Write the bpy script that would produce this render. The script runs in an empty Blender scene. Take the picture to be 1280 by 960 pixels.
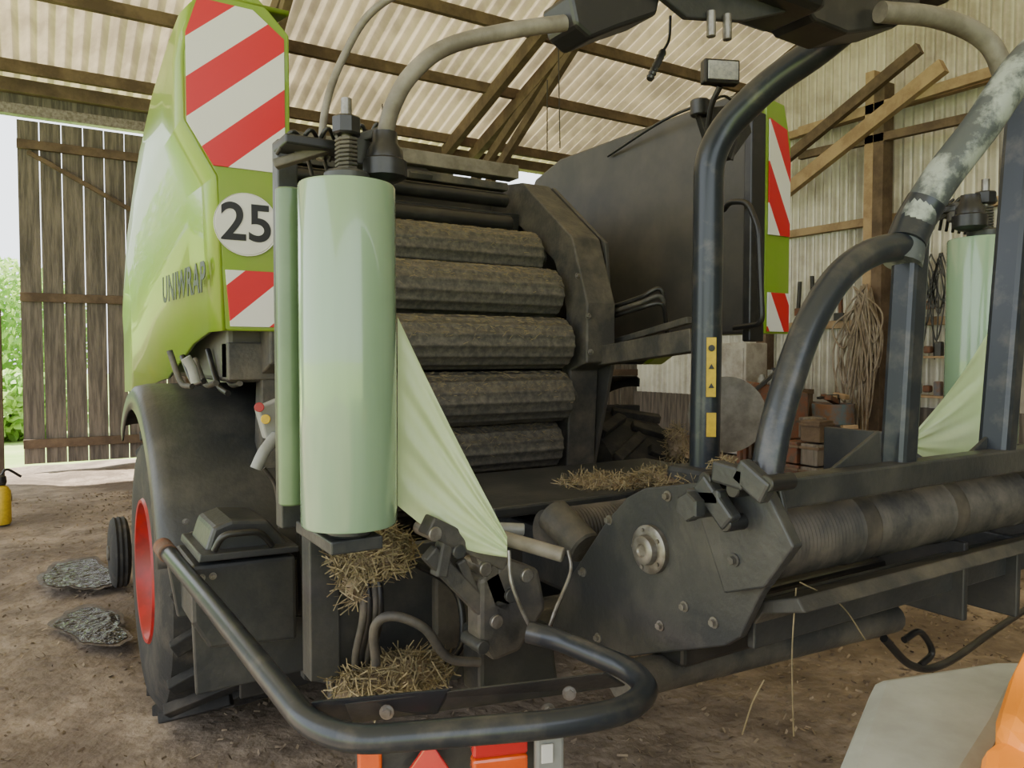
import bpy, math, random
from mathutils import Vector, Matrix
random.seed(7)
H=1.55
PIT=math.atan(35/960)
A=math.radians(32)
CAM=Vector((0,0,H))
FW=Vector((math.sin(A)*math.cos(PIT),math.cos(A)*math.cos(PIT),-math.sin(PIT)))
RT=Vector((math.cos(A),-math.sin(A),0))
UP=RT.cross(FW)
def M(px,py,X=None,Y=None,Z=None,t=None):
    """survey helper: world position of a measured sight line on a known world plane"""
    d=FW+RT*((px-640)/960)+UP*((480-py)/960)
    if X is not None: k=X/d.x
    elif Y is not None: k=Y/d.y
    elif Z is not None: k=(Z-H)/d.z
    else: k=t
    return CAM+d*k
# ------------------------------------------------ materials
def N(nt,typ,**kw):
    n=nt.nodes.new(typ)
    for k,v in kw.items():
        if k in n.inputs: n.inputs[k].default_value=v
        else: setattr(n,k,v)
    return n
def mat(name,c1,c2=None,rough=.6,metal=0,scale=6,bump=.0,bscale=60,lo=.4,hi=.62,coat=0,trans=0,stretch=None,detail=6,c3=None,s3=.4,bdist=.02):
    m=bpy.data.materials.new(name); m.use_nodes=True
    nt=m.node_tree; b=nt.nodes['Principled BSDF']; L=nt.links
    b.inputs['Roughness'].default_value=rough; b.inputs['Metallic'].default_value=metal
    b.inputs['Coat Weight'].default_value=coat
    tc=N(nt,'ShaderNodeTexCoord'); src=tc.outputs['Object']
    if stretch:
        mp=N(nt,'ShaderNodeMapping'); mp.inputs['Scale'].default_value=stretch
        L.new(src,mp.inputs[0]); src=mp.outputs[0]
    if c2 is None: c2=tuple(x*.8 for x in c1)
    no=N(nt,'ShaderNodeTexNoise',Scale=scale,Detail=detail,Roughness=.65); L.new(src,no.inputs['Vector'])
    r=N(nt,'ShaderNodeValToRGB'); r.color_ramp.elements[0].position=lo; r.color_ramp.elements[1].position=hi
    r.color_ramp.elements[0].color=(*c1,1); r.color_ramp.elements[1].color=(*c2,1)
    L.new(no.outputs[0],r.inputs[0]); out=r.outputs[0]
    if c3:
        n3=N(nt,'ShaderNodeTexNoise',Scale=s3,Detail=8,Roughness=.7); L.new(src,n3.inputs['Vector'])
        r3=N(nt,'ShaderNodeValToRGB'); r3.color_ramp.elements[0].position=.45; r3.color_ramp.elements[1].position=.58
        L.new(n3.outputs[0],r3.inputs[0])
        mx3=N(nt,'ShaderNodeMix',data_type='RGBA'); L.new(r3.outputs[0],mx3.inputs[0]); L.new(out,mx3.inputs[6]); mx3.inputs[7].default_value=(*c3,1)
        out=mx3.outputs[2]
    L.new(out,b.inputs['Base Color'])
    if bump:
        n2=N(nt,'ShaderNodeTexNoise',Scale=bscale,Detail=4); L.new(src,n2.inputs['Vector'])
        bp=N(nt,'ShaderNodeBump',Strength=bump,Distance=bdist); L.new(n2.outputs[0],bp.inputs['Height']); L.new(bp.outputs[0],b.inputs['Normal'])
    if trans:
        tr=N(nt,'ShaderNodeBsdfTranslucent'); L.new(out,tr.inputs[0])
        mx=N(nt,'ShaderNodeMixShader'); mx.inputs[0].default_value=trans
        L.new(b.outputs[0],mx.inputs[1]); L.new(tr.outputs[0],mx.inputs[2])
        L.new(mx.outputs[0],nt.nodes['Material Output'].inputs[0])
    return m
def hazard(name,sgn,period=.27,off=0):
    m=bpy.data.materials.new(name); m.use_nodes=True; nt=m.node_tree; L=nt.links; b=nt.nodes['Principled BSDF']
    b.inputs['Roughness'].default_value=.35
    tc=N(nt,'ShaderNodeTexCoord'); s=N(nt,'ShaderNodeSeparateXYZ'); L.new(tc.outputs['Object'],s.inputs[0])
    a=N(nt,'ShaderNodeMath',operation='MULTIPLY_ADD'); L.new(s.outputs[0],a.inputs[0]); a.inputs[1].default_value=sgn; L.new(s.outputs[2],a.inputs[2])
    o=N(nt,'ShaderNodeMath',operation='ADD'); L.new(a.outputs[0],o.inputs[0]); o.inputs[1].default_value=off
    d=N(nt,'ShaderNodeMath',operation='DIVIDE'); L.new(o.outputs[0],d.inputs[0]); d.inputs[1].default_value=period
    f=N(nt,'ShaderNodeMath',operation='FRACT'); L.new(d.outputs[0],f.inputs[0])
    g=N(nt,'ShaderNodeMath',operation='GREATER_THAN'); L.new(f.outputs[0],g.inputs[0]); g.inputs[1].default_value=.5
    mx=N(nt,'ShaderNodeMix',data_type='RGBA'); L.new(g.outputs[0],mx.inputs[0])
    mx.inputs[6].default_value=(.68,.68,.68,1); mx.inputs[7].default_value=(.55,.012,.02,1)
    L.new(mx.outputs[2],b.inputs['Base Color']); return m
m_green=mat('lime_paint',(.175,.305,.012),(.20,.295,.032),rough=.34,coat=.3,scale=3)
m_dark=mat('dark_grey_paint',(.026,.028,.030),(.070,.067,.060),rough=.42,scale=5,bump=.08,lo=.45,hi=.75)
m_dusty=mat('dusty_steel',(.045,.044,.043),(.135,.118,.093),rough=.6,scale=7,bump=.15,lo=.42,hi=.75,metal=.2)
m_blk=mat('black_paint',(.013,.013,.014),(.045,.042,.038),rough=.36,scale=9,lo=.5,hi=.8)
m_tube=mat('worn_tube_paint',(.028,.033,.042),(.085,.08,.075),rough=.30,metal=.3,scale=12,lo=.5,hi=.75)
m_tubew=mat('worn_pale_tube',(.06,.07,.075),(.27,.30,.275),rough=.5,scale=9,bump=.1,lo=.47,hi=.58)
m_arm=mat('beige_grey_arm',(.22,.20,.17),(.12,.105,.085),rough=.5,scale=8)
m_roll=mat('grimy_roller_steel',(.072,.069,.064),(.170,.152,.125),rough=.5,metal=.35,scale=38,bump=.08,bscale=120,lo=.40,hi=.72)
m_pad=mat('panel_grey',(.038,.037,.036),(.075,.067,.056),rough=.5,scale=2.5,lo=.4,hi=.7)
m_film=mat('film_roll',(.225,.335,.225),(.205,.31,.205),rough=.2,coat=.6,scale=2,stretch=(4,4,.3))
m_filmd=mat('film_web_dark',(.12,.19,.10),(.09,.15,.075),rough=.3,scale=3)
m_sheet=mat('film_sheet',(.66,.80,.50),(.60,.74,.44),rough=.22,scale=8,trans=.4,bump=.3,bscale=12,stretch=(1,1,.35))
m_tyre=mat('tyre_rubber',(.014,.014,.014),(.07,.058,.046),rough=.8,scale=7,bump=.15,lo=.48,hi=.78)
m_red=mat('red_rim',(.36,.008,.010),(.20,.012,.012),rough=.4,scale=8)
m_white=mat('white_plate',(.66,.66,.65),(.6,.6,.58),rough=.4)
m_cab=mat('grimy_white',(.42,.41,.38),(.28,.26,.23),rough=.6,scale=4)
m_black=mat('black_print',(.01,.01,.012),rough=.4)
m_steel=mat('bright_steel',(.26,.25,.235),(.14,.125,.105),rough=.4,metal=.7,scale=20)
m_rust=mat('rusty_steel',(.16,.06,.03),(.09,.065,.05),rough=.8,scale=14,bump=.2)
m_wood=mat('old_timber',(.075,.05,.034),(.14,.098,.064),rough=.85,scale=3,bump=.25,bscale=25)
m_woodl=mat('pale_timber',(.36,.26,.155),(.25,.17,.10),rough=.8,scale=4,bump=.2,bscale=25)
m_board=mat('weathered_boards',(.085,.075,.066),(.19,.163,.137),rough=.9,scale=2.2,bump=.3,stretch=(9,9,.7),bscale=12)
m_roof=mat('fibre_sheet_roof',(.50,.43,.29),(.33,.28,.19),rough=.75,scale=1.3,trans=.24,bump=.1)
m_clad=mat('corrugated_steel_wall',(.50,.47,.40),(.33,.30,.25),rough=.42,metal=.45,scale=1.5,trans=.06,bump=.05)
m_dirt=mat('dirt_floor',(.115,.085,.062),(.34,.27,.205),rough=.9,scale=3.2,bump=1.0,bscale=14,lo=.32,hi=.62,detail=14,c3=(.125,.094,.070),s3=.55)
m_grass=mat('grass',(.25,.40,.08),(.38,.48,.16),rough=.9,scale=.8,bump=.3)
m_leaf=mat('leaves',(.22,.44,.08),(.42,.60,.16),rough=.6,scale=1.5,trans=.4)
m_water=mat('wet_puddle',(.02,.018,.016),(.035,.03,.026),rough=.04,bump=1.0,bscale=15,bdist=.05)
m_water.node_tree.nodes['Principled BSDF'].inputs['IOR'].default_value=1.7
m_damp=mat('damp_soil',(.06,.045,.034),(.10,.075,.055),rough=.5,scale=9,bump=.5,bscale=20)
m_hay=mat('hay',(.27,.215,.120),(.15,.125,.072),rough=.9,scale=20)
m_hayd=mat('chaff',(.09,.065,.045),(.30,.23,.15),rough=.95,scale=9)
m_yel=mat('yellow_label',(.62,.42,.02),(.5,.34,.02),rough=.5,scale=30)
m_orange=mat('orange_paint',(.72,.22,.01),(.62,.19,.01),rough=.4)
m_lens=mat('orange_lens',(.75,.11,.01),(.6,.07,.01),rough=.15,coat=.6)
m_lensr=mat('red_lens',(.55,.02,.02),(.45,.02,.02),rough=.15,coat=.6)
m_grey=mat('light_grey_cast',(.24,.25,.245),(.18,.18,.17),rough=.45,scale=5)
m_greyl=mat('pale_grey_paint',(.36,.385,.38),(.27,.285,.28),rough=.45,scale=6)
m_rope=mat('rope',(.28,.24,.19),(.18,.14,.10),rough=.9)
m_blue=mat('faded_blue_drum',(.08,.13,.17),(.18,.09,.05),rough=.7,scale=5)
m_lamp=mat('lamp_glass',(.45,.46,.46),(.3,.32,.34),rough=.2,scale=60)
m_rib=mat('ribbed_rubber',(.022,.020,.019),(.085,.072,.058),rough=.65,scale=7)
# ------------------------------------------------ mesh helpers
def empty(name,loc=(0,0,0)):
    e=bpy.data.objects.new(name,None); bpy.context.collection.objects.link(e); e.location=loc; e.empty_display_size=.2
    return e
def obj(name,vs,fs,m,parent=None,smooth=False,bevel=0,seg=2):
    me=bpy.data.meshes.new(name); me.from_pydata([tuple(v) for v in vs],[],fs); me.update()
    import bmesh
    bm=bmesh.new(); bm.from_mesh(me); bmesh.ops.recalc_face_normals(bm,faces=bm.faces); bm.to_mesh(me); bm.free()
    me.materials.append(m)
    o=bpy.data.objects.new(name,me); bpy.context.collection.objects.link(o)
    if smooth:
        for p in me.polygons: p.use_smooth=True
        me.set_sharp_from_angle(angle=math.radians(40))
    if bevel:
        b=o.modifiers.new('bevel','BEVEL'); b.width=bevel; b.segments=seg; b.limit_method='ANGLE'
    if parent: o.parent=parent
    return o
BF=[(0,1,3,2),(4,6,7,5),(0,4,5,1),(2,3,7,6),(0,2,6,4),(1,5,7,3)]
def boxv(c,s,R=None):
    vs=[]
    for i in (-1,1):
        for j in (-1,1):
            for k in (-1,1):
                v=Vector((i*s[0]/2,j*s[1]/2,k*s[2]/2))
                if R is not None: v=R@v
                vs.append(Vector(c)+v)
    return vs
def box(name,c,s,m,parent=None,rot=None,bevel=.004):
    R=None
    if rot is not None:
        from mathutils import Euler
        R=Euler(rot).to_matrix()
    return obj(name,boxv(c,s,R),BF,m,parent,bevel=bevel)
def box2(name,a,b,m,parent=None,bevel=.004):
    return box(name,[(a[i]+b[i])/2 for i in range(3)],[abs(a[i]-b[i]) for i in range(3)],m,parent,None,bevel)
def frame_from(d,up=Vector((0,0,1))):
    d=d.normalized()
    if abs(d.dot(up))>.97: up=Vector((0,1,0))
    u=(up-d*d.dot(up)).normalized(); w=d.cross(u)
    return d,w,u
def beam(name,p,q,w,h,m,parent=None,bevel=.004,up=Vector((0,0,1))):
    p=Vector(p);q=Vector(q); d,a,b=frame_from(q-p,up)
    vs=[]
    for e in (p,q):
        for i in (-1,1):
            for j in (-1,1): vs.append(e+a*i*w/2+b*j*h/2)
    return obj(name,vs,BF,m,parent,bevel=bevel)
def cr(pts,n=7):
    pts=[Vector(p) for p in pts]; P=[pts[0]*2-pts[1]]+pts+[pts[-1]*2-pts[-2]]
    out=[]
    for i in range(1,len(P)-2):
        a,b,c,d=P[i-1:i+3]
        for k in range(n):
            t=k/n
            out.append(.5*((2*b)+(c-a)*t+(2*a-5*b+4*c-d)*t*t+(3*b-a-3*c+d)*t**3))
    out.append(pts[-1]); return out
def fillet(pts,r,n=6):
    pts=[Vector(p) for p in pts]; out=[pts[0]]
    for i in range(1,len(pts)-1):
        a,b,c=pts[i-1:i+2]; l=min(r,(a-b).length*.48,(c-b).length*.48)
        p=b+(a-b).normalized()*l; q=b+(c-b).normalized()*l
        for k in range(n+1):
            t=k/n; out.append(p*(1-t)**2+b*2*t*(1-t)+q*t*t)
    out.append(pts[-1]); return out
def sweep(pts,r,seg=14,caps=True):
    vs=[];fs=[];n=len(pts); ref=None
    for i,p in enumerate(pts):
        d=(pts[min(i+1,n-1)]-pts[max(i-1,0)]).normalized()
        if ref is None: _,_,ref=frame_from(d)
        ref=(ref-d*ref.dot(d)).normalized(); w=d.cross(ref)
        rr=r[i] if isinstance(r,(list,tuple)) else r
        for k in range(seg):
            a=2*math.pi*k/seg; vs.append(p+(ref*math.cos(a)+w*math.sin(a))*rr)
    for i in range(n-1):
        for k in range(seg):
            fs.append((i*seg+k,i*seg+(k+1)%seg,(i+1)*seg+(k+1)%seg,(i+1)*seg+k))
    if caps: fs.append(tuple(range(seg))); fs.append(tuple((n-1)*seg+k for k in range(seg)))
    return vs,fs
def tube(name,pts,r,m,parent=None,mode='cr',fr=.12,seg=14,n=7):
    P=cr(pts,n) if mode=='cr' else (fillet(pts,fr) if mode=='f' else [Vector(p) for p in pts])
    v,f=sweep(P,r,seg); return obj(name,v,f,m,parent,smooth=True)
def lathe(name,p,axis,prof,m,parent=None,seg=32,rf=None,caps=True):
    p=Vector(p); d,w,u=frame_from(Vector(axis)); vs=[];fs=[]
    for (s,r) in prof:
        for k in range(seg):
            a=2*math.pi*k/seg; rr=r*(rf(k) if rf else 1)
            vs.append(p+d*s+(u*math.cos(a)+w*math.sin(a))*rr)
    n=len(prof)
    for i in range(n-1):
        for k in range(seg): fs.append((i*seg+k,i*seg+(k+1)%seg,(i+1)*seg+(k+1)%seg,(i+1)*seg+k))
    if caps: fs.append(tuple(range(seg))); fs.append(tuple((n-1)*seg+k for k in range(seg)))
    return obj(name,vs,fs,m,parent,smooth=True)
def cyl(name,p,q,r,m,parent=None,seg=24):
    p=Vector(p);q=Vector(q); L=(q-p).length; b=min(r*.12,.006)
    return lathe(name,p,q-p,[(0,r-b),(b,r),(L-b,r),(L,r-b)],m,parent,seg)
def prism(name,pts,off,m,parent=None,bevel=.003):
    pts=[Vector(p) for p in pts]; off=Vector(off); n=len(pts)
    vs=pts+[p+off for p in pts]; fs=[tuple(range(n)),tuple(range(n,2*n))]+[(i,(i+1)%n,n+(i+1)%n,n+i) for i in range(n)]
    return obj(name,vs,fs,m,parent,bevel=bevel)
def multi(name,parts,m,parent=None,smooth=False,bevel=0):
    vs=[];fs=[]
    for v,f in parts:
        o=len(vs); vs+=v; fs+=[tuple(i+o for i in q) for q in f]
    return obj(name,vs,fs,m,parent,smooth,bevel)
def cylv(p,q,r,seg=12): return sweep([Vector(p),Vector(q)],r,seg)
def bolts(name,pts,nrm,r,m,parent):
    nrm=Vector(nrm); ps=[]
    for p in pts:
        p=Vector(p); ps.append(cylv(p,p+nrm*r*.35,r*1.35,14)); ps.append(cylv(p,p+nrm*r*1.3,r*.85,6))
    return multi(name,ps,m,parent)
def blades(name,c,s,n,L,m,parent=None,w=.0016,flat=.5):
    vs=[];fs=[]
    for i in range(n):
        while True:
            q=Vector((random.uniform(-1,1),random.uniform(-1,1),random.uniform(-1,1)))
            if q.length<1: break
        p=Vector(c)+Vector((q.x*s[0],q.y*s[1],q.z*s[2]))
        d=Vector((random.gauss(0,1),random.gauss(0,1),random.gauss(0,flat))).normalized()
        l=L*random.uniform(.4,1.1); k=Vector((random.gauss(0,1),random.gauss(0,1),random.gauss(0,1))).normalized()
        sd=d.cross(k).normalized()*w; b=k*l*.2
        pts=[p-d*l/2,p+b*.5,p+d*l/2]; o=len(vs)
        for t in pts: vs+=[t-sd,t+sd]
        fs+=[(o,o+1,o+3,o+2),(o+2,o+3,o+5,o+4)]
    return obj(name,vs,fs,m,parent)
def mound(name,c,s,m,parent=None,seed=1,rough=.16):
    rnd=random.Random(seed); vs=[];fs=[];nu,nv=18,9
    for j in range(nv+1):
        th=math.pi*j/nv
        for i in range(nu):
            a=2*math.pi*i/nu; k=1+rnd.uniform(-rough,rough)
            vs.append(Vector(c)+Vector((math.sin(th)*math.cos(a)*s[0]*k,math.sin(th)*math.sin(a)*s[1]*k,math.cos(th)*s[2]*k)))
    for j in range(nv):
        for i in range(nu): fs.append((j*nu+i,j*nu+(i+1)%nu,(j+1)*nu+(i+1)%nu,(j+1)*nu+i))
    return obj(name,vs,fs,m,parent,smooth=True)
# ================================================ BARN
YB=12.6; XR=11.0; EZ=5.3; SL=.34; YF=-4.4
def roofz(y): return EZ+SL*(YB-y)
vs=[];fs=[]; nx,ny=120,110
def gz(x,y): return .02*math.sin(x*1.7+y*.9)+.015*math.sin(y*2.9-x*1.1)+.008*math.sin(7*x+3*y)-.02
for j in range(ny+1):
    for i in range(nx+1):
        x=-7+19*i/nx; y=-5+18*j/ny; vs.append((x,y,gz(x,y)+random.uniform(-.003,.003)))
for j in range(ny):
    for i in range(nx):
        a=j*(nx+1)+i; fs.append((a,a+1,a+nx+2,a+nx+1))
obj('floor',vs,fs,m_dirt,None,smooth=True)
obj('ground_outside',[(-60,-60,-.08),(60,-60,-.08),(60,80,-.08),(-60,80,-.08)],[(0,1,2,3)],m_grass)
vs=[];fs=[]
for i in range(26000):
    x=random.uniform(-1.5,9); y=random.uniform(.6,10)
    if random.random()>(.4 if x<.5 else .95): continue
    z=gz(x,y)+.006; a=random.uniform(0,6.28); l=random.uniform(.003,.017)*(1 if random.random()<.95 else 2.2); w=random.uniform(.002,.007)
    d=Vector((math.cos(a)*l,math.sin(a)*l,random.uniform(-.003,.008))); s=Vector((-math.sin(a)*w,math.cos(a)*w,random.uniform(0,.004)))
    p=Vector((x,y,z)); o=len(vs); vs+=[p-d-s,p+d-s,p+d+s,p-d+s]; fs.append((o,o+1,o+2,o+3))
obj('floor_litter',vs,fs,m_hayd)
def corr(name,origin,u,v,Lu,Lv,wave,amp,nrm,m,parent=None):
    origin=Vector(origin);u=Vector(u).normalized();v=Vector(v).normalized();nrm=Vector(nrm)
    n=int(Lu/wave*10); vs=[];fs=[]
    for i in range(n+1):
        s=Lu*i/n; o=nrm*amp*math.sin(2*math.pi*s/wave)
        vs+= [origin+u*s+o, origin+u*s+v*Lv+o]
    for i in range(n): fs.append((2*i,2*i+2,2*i+3,2*i+1))
    return obj(name,vs,fs,m,parent,smooth=True)
roof=empty('ceiling')
ridgeY=3.5
Ls=math.hypot(YB+.5-ridgeY,SL*(YB+.5-ridgeY))
corr('roof_sheet_back',(-7,YB+.5,roofz(YB+.5)+.15),(1,0,0),(0,-1,SL),19,Ls,.2,.048,(0,.322,.947),m_roof,roof)
corr('roof_sheet_front',(-7,ridgeY,roofz(ridgeY)+.15),(1,0,0),(0,-1,-SL),19,9.0,.2,.048,(0,-.322,.947),m_roof,roof)
for i,y in enumerate([12.3,10.9,9.6,8.3,7.0,5.7,4.4]):
    beam('purlin_%d'%i,(-7,y,roofz(y)),(12,y,roofz(y)),.09,.16,m_wood,roof)
for i,x in enumerate([-5.5,-1.4,2.75,6.35,6.9,10.8]):
    beam('rafter_%d'%i,(x,YB,roofz(YB)-.17),(x,ridgeY,roofz(ridgeY)-.17),.12,.22,m_wood,roof)
for i,x in enumerate([2.75,6.9,10.7]):
    beam('strut_%d'%i,(x,12.3,4.3),(x,9.0,roofz(9.0)-.2),.1,.16,m_wood,roof)
    beam('tie_%d'%i,(x,YB,4.6),(x,10.0,roofz(10)-.2),.1,.16,m_woodl if x>10 else m_wood,roof)
wb=empty('wall_back')
ps=[];x=1.9
while x<XR:
    w=random.uniform(.16,.22); ps.append((boxv((x+w/2,YB+random.uniform(-.012,.012),2.35),(w-.008,.03,4.7)),BF)); x+=w
multi('boards',ps,m_board,wb)
for z in (1.2,2.6,4.6): box2('rail_%d'%int(z*10),(1.9,YB-.12,z-.07),(XR,YB-.02,z+.07),m_wood,wb)
box2('wall_plate',(-7,YB-.15,5.12),(XR,YB+.05,5.3),m_wood,wb)
box2('upper_boards_a',(-7,YB-.02,4.86),(1.95,YB+.02,5.2),m_board,wb)
box2('upper_boards_b',(1.95,YB-.02,4.7),(6.6,YB+.02,5.2),m_board,wb)
box2('upper_boards_c',(8.6,YB-.02,4.7),(XR,YB+.02,5.2),m_board,wb)
dr=empty('door_1'); ps=[]; x=-.12
while x<1.9:
    w=.26; ps.append((boxv((x+w/2,YB-.22+random.uniform(-.01,.01),2.4),(w-.012,.035,4.66)),BF)); x+=w
multi('planks',ps,m_board,dr)
for z in (.35,2.35,4.4): box2('ledger_%d'%int(z*10),(-.12,YB-.30,z-.06),(1.95,YB-.24,z+.06),m_wood,dr)
beam('brace',(.0,YB-.28,4.3),(1.9,YB-.28,3.3),.1,.05,m_wood,dr)
box2('sliding_rail',(-5,YB-.3,4.78),(2.2,YB-.14,4.92),m_steel,dr)
ps=[];x=-7
while x<-3.2: ps.append((boxv((x+.1,YB,2.35),(.19,.03,4.9)),BF)); x+=.2
multi('boards_far',ps,m_board,wb)
wr=empty('wall_right')
vs=[];fs=[]; Lu=YB-YF; n=int(Lu/.15*8)
for i in range(n+1):
    y=YB-Lu*i/n; o=.036*math.sin(2*math.pi*(YB-y)/.15)
    top=roofz(y) if y>ridgeY else roofz(ridgeY)-SL*(ridgeY-y)
    vs+=[(XR+o,y,.75),(XR+o,y,top+.05)]
for i in range(n): fs.append((2*i,2*i+2,2*i+3,2*i+1))
obj('cladding',vs,fs,m_clad,wr,smooth=True)
box2('sleeper_wall',(XR-.05,YF,-.05),(XR+.12,YB,.8),m_board,wr)
for z in (2.05,3.6,5.25): box2('girt_%d'%int(z*10),(XR-.16,YF,z-.06),(XR-.04,YB,z+.06),m_woodl,wr)
for i,y in enumerate([8.9,3.9]): box2('post_%d'%i,(XR-.42,y-.1,-.05),(XR-.2,y+.1,5.6),m_woodl if i else m_wood,wr)
pq=M(1097,300,X=10.6)
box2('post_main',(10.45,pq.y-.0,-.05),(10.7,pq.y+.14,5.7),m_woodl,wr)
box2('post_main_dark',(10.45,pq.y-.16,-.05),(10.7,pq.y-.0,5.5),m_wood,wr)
beam('brace_a',M(972,248,X=10.4),M(1180,82,X=10.4),.12,.2,m_woodl,wr)
beam('brace_b',M(975,205,X=10.4),M(1150,60,X=10.4),.1,.16,m_wood,wr)
beam('brace_c',M(1000,165,X=10.5),M(1290,75,X=10.5),.1,.14,m_woodl,wr)
beam('brace_d',M(1000,195,X=10.5),M(1290,130,X=10.5),.1,.12,m_wood,wr)
sb=empty('sky_block_front')  # added behind the camera, never in view, to cut sky light from right rear
box2('cladding',(2.2,YF-.05,0),(XR,YF,5.1),m_board,sb)  # unseen slab that does the light blocking, not known barn cladding
box2('sky_block_post',(2.0,YF-.1,0),(2.2,YF+.1,5.0),m_wood,sb)
def leafy(name,c,s,n,trunk=True):
    e=empty(name,(c[0],c[1],-.08)); vs=[];fs=[]
    if trunk:
        v,f=sweep(cr([Vector((0,0,0)),Vector((.1,0,c[2]*.5)),Vector((0,.1,c[2]))]),.14,8); obj('trunk',v,f,m_wood,e,True)
    for i in range(n):
        while True:
            q=Vector((random.uniform(-1,1),random.uniform(-1,1),random.uniform(-1,1)))
            if .25<q.length<1: break
        p=Vector((q.x*s[0],q.y*s[1],c[2]+q.z*s[2]))
        a=Vector((random.gauss(0,1),random.gauss(0,1),random.gauss(0,1))).normalized(); b=a.orthogonal().normalized()
        l=random.uniform(.08,.17); o=len(vs); vs+=[p-a*l,p+b*l*.5,p+a*l,p-b*l*.5]; fs.append((o,o+1,o+2,o+3))
    obj('foliage',vs,fs,m_leaf,e)
leafy('broadleaf_tree',(-.9,23,2.2),(2.4,2.0,1.9),5000)
leafy('broadleaf_tree',(-5.6,26,3.0),(2.4,2.4,2.6),5000)
leafy('hedge_bush',(-.6,18.0,.6),(1.6,1.0,.75),3000,False)
# ================================================ BALER
B=empty('round_baler_wrapper')
def wheel(prefix,x0,x1,yc,R,m_rim):
    zc=R-.01; w=x1-x0
    prof=[(0.05,.29),(.0,.31),(-.012,.40),(.0,R-.10),(.03,R-.05),(.08,R-.035),(w-.08,R-.035),(w-.03,R-.05),(w,R-.10),(w+.012,.40),(w,.31),(w-.05,.29)]
    lathe(prefix+'_tyre',(x0,yc,zc),(1,0,0),prof,m_tyre,B,56,caps=False)
    ps=[];nl=20
    for k in range(nl*2):
        side=k%2; a=2*math.pi*k/(nl*2)
        r=R-.022; c=Vector((x0+w*(.27 if side else .73),yc+math.cos(a)*r,zc+math.sin(a)*r))
        Rm=Matrix.Rotation(a,3,'X')@Matrix.Rotation(.5 if side else -.5,3,'Y')
        ps.append((boxv(c,(w*.52,.045,.06),Rm),BF))
    multi(prefix+'_lugs',ps,m_tyre,B,bevel=.006)
    xo=x0 if x0<1.7 else x1; s=1 if x0<1.7 else -1
    lathe(prefix+'_rim',(xo,yc,zc),(s,0,0),[(.0,.312),(-.010,.305),(-.008,.292),(.05,.275),(.10,.23),(.12,.20),(.12,.10),(.05,.09),(.045,.01)],m_rim,B,40,caps=False)
    bolts(prefix+'_wheel_nuts',[(xo+s*.12,yc+math.cos(k*math.pi/4)*.155,zc+math.sin(k*math.pi/4)*.155) for k in range(8)],(-s,0,0),.014,m_steel,B)
    lathe(prefix+'_rim_barrel',(xo+s*.55,yc,zc),(-s,0,0),[(0,.31),(.02,.30),(.4,.27)],m_rim,B,40,caps=False)
wheel('wheel_left',.40,.97,3.65,.63,m_red)
wheel('wheel_right',2.62,3.18,3.65,.63,m_red)
cyl('axle',(.5,3.65,.62),(3.1,3.65,.62),.06,m_dusty,B)
def fender(name,x0,x1,a0=48,a1=166):
    vs=[];fs=[];n=26;R=.79;yc=3.65;zc=.62
    prof=[(x0,-.09),(x0,-.015),(x0+.02,.01),(x0+.06,.02),(x1-.03,.02),(x1,0),(x1,-.05)]
    for i in range(n+1):
        a=math.radians(a0+(a1-a0)*i/n)
        for (x,d) in prof: vs.append((x,yc+math.cos(a)*(R+d),zc+math.sin(a)*(R+d)))
    k=len(prof)
    for i in range(n):
        for j in range(k-1): fs.append((i*k+j,i*k+j+1,(i+1)*k+j+1,(i+1)*k+j))
    o=obj(name,vs,fs,m_dark,B,smooth=True); s=o.modifiers.new('t','SOLIDIFY'); s.thickness=.008
fender('fender_left',.36,1.0); fender('fender_right',2.6,3.2,48,92)
def cover(name,m):
    st=[(2.85,1.64,2.80),(3.05,1.64,2.84),(3.3,1.60,2.83),(3.8,1.45,2.76),(4.3,1.40,2.62),(4.7,1.36,2.38),(5.0,1.34,2.0)]
    vs=[];fs=[]
    for (y,zb,zt) in st:
        f=(y-2.85)/2.15
        z1=min(2.18,zb+(zt-zb)*.5); z2=min(2.36,zb+(zt-zb)*.68)
        lv=[(.58-.115*f,zb),(.56-.095*f,z1),(.455+.005*f,z2),(.455+.01*f,z2+(zt-z2)*.5),(.485,zt-.05),(.53,zt),(.82,zt)]
        for (x,z) in lv: vs.append((x,y,z))
    k=7
    for i in range(len(st)-1):
        for j in range(k-1): fs.append((i*k+j,i*k+j+1,(i+1)*k+j+1,(i+1)*k+j))
    o=obj(name,vs,fs,m,B,smooth=False)
    o.data.polygons.foreach_set('use_smooth',[True]*len(fs)); o.data.set_sharp_from_angle(angle=math.radians(22))
    s=o.modifiers.new('t','SOLIDIFY'); s.thickness=.016; s.offset=0
    return o
cover('side_cover_left',m_green)
Yp=2.85
prism('rear_panel_left',[(.58,Yp,1.64),(.56,Yp,2.18),(.455,Yp,2.36),(.455,Yp,2.66),(.50,Yp,2.80),(.56,Yp,2.84),(.70,Yp,2.84),(.82,Yp,2.72),(.82,Yp,1.64)],(0,.03,0),m_green,B,.006)
m_hz1=hazard('hazard_stripes_left',-.85,.27,0.05); m_hz2=hazard('hazard_stripes_right',1.9,.40,.12)
prism('hazard_plate_upper_left',[(.55,Yp-.006,2.215),(.465,Yp-.006,2.355),(.465,Yp-.006,2.655),(.505,Yp-.006,2.78),(.69,Yp-.006,2.78),(.80,Yp-.006,2.70),(.80,Yp-.006,2.215)],(0,.006,0),m_hz1,B,.001)
prism('hazard_plate_lower_left',[(.60,Yp-.006,1.655),(.585,Yp-.006,1.855),(.81,Yp-.006,1.855),(.81,Yp-.006,1.655)],(0,.006,0),m_hz1,B,.001)
c=M(308,281,Y=Yp-.004)
cyl('speed_disc',c,c+Vector((0,-.006,0)),.112,m_white,B,40)
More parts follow.
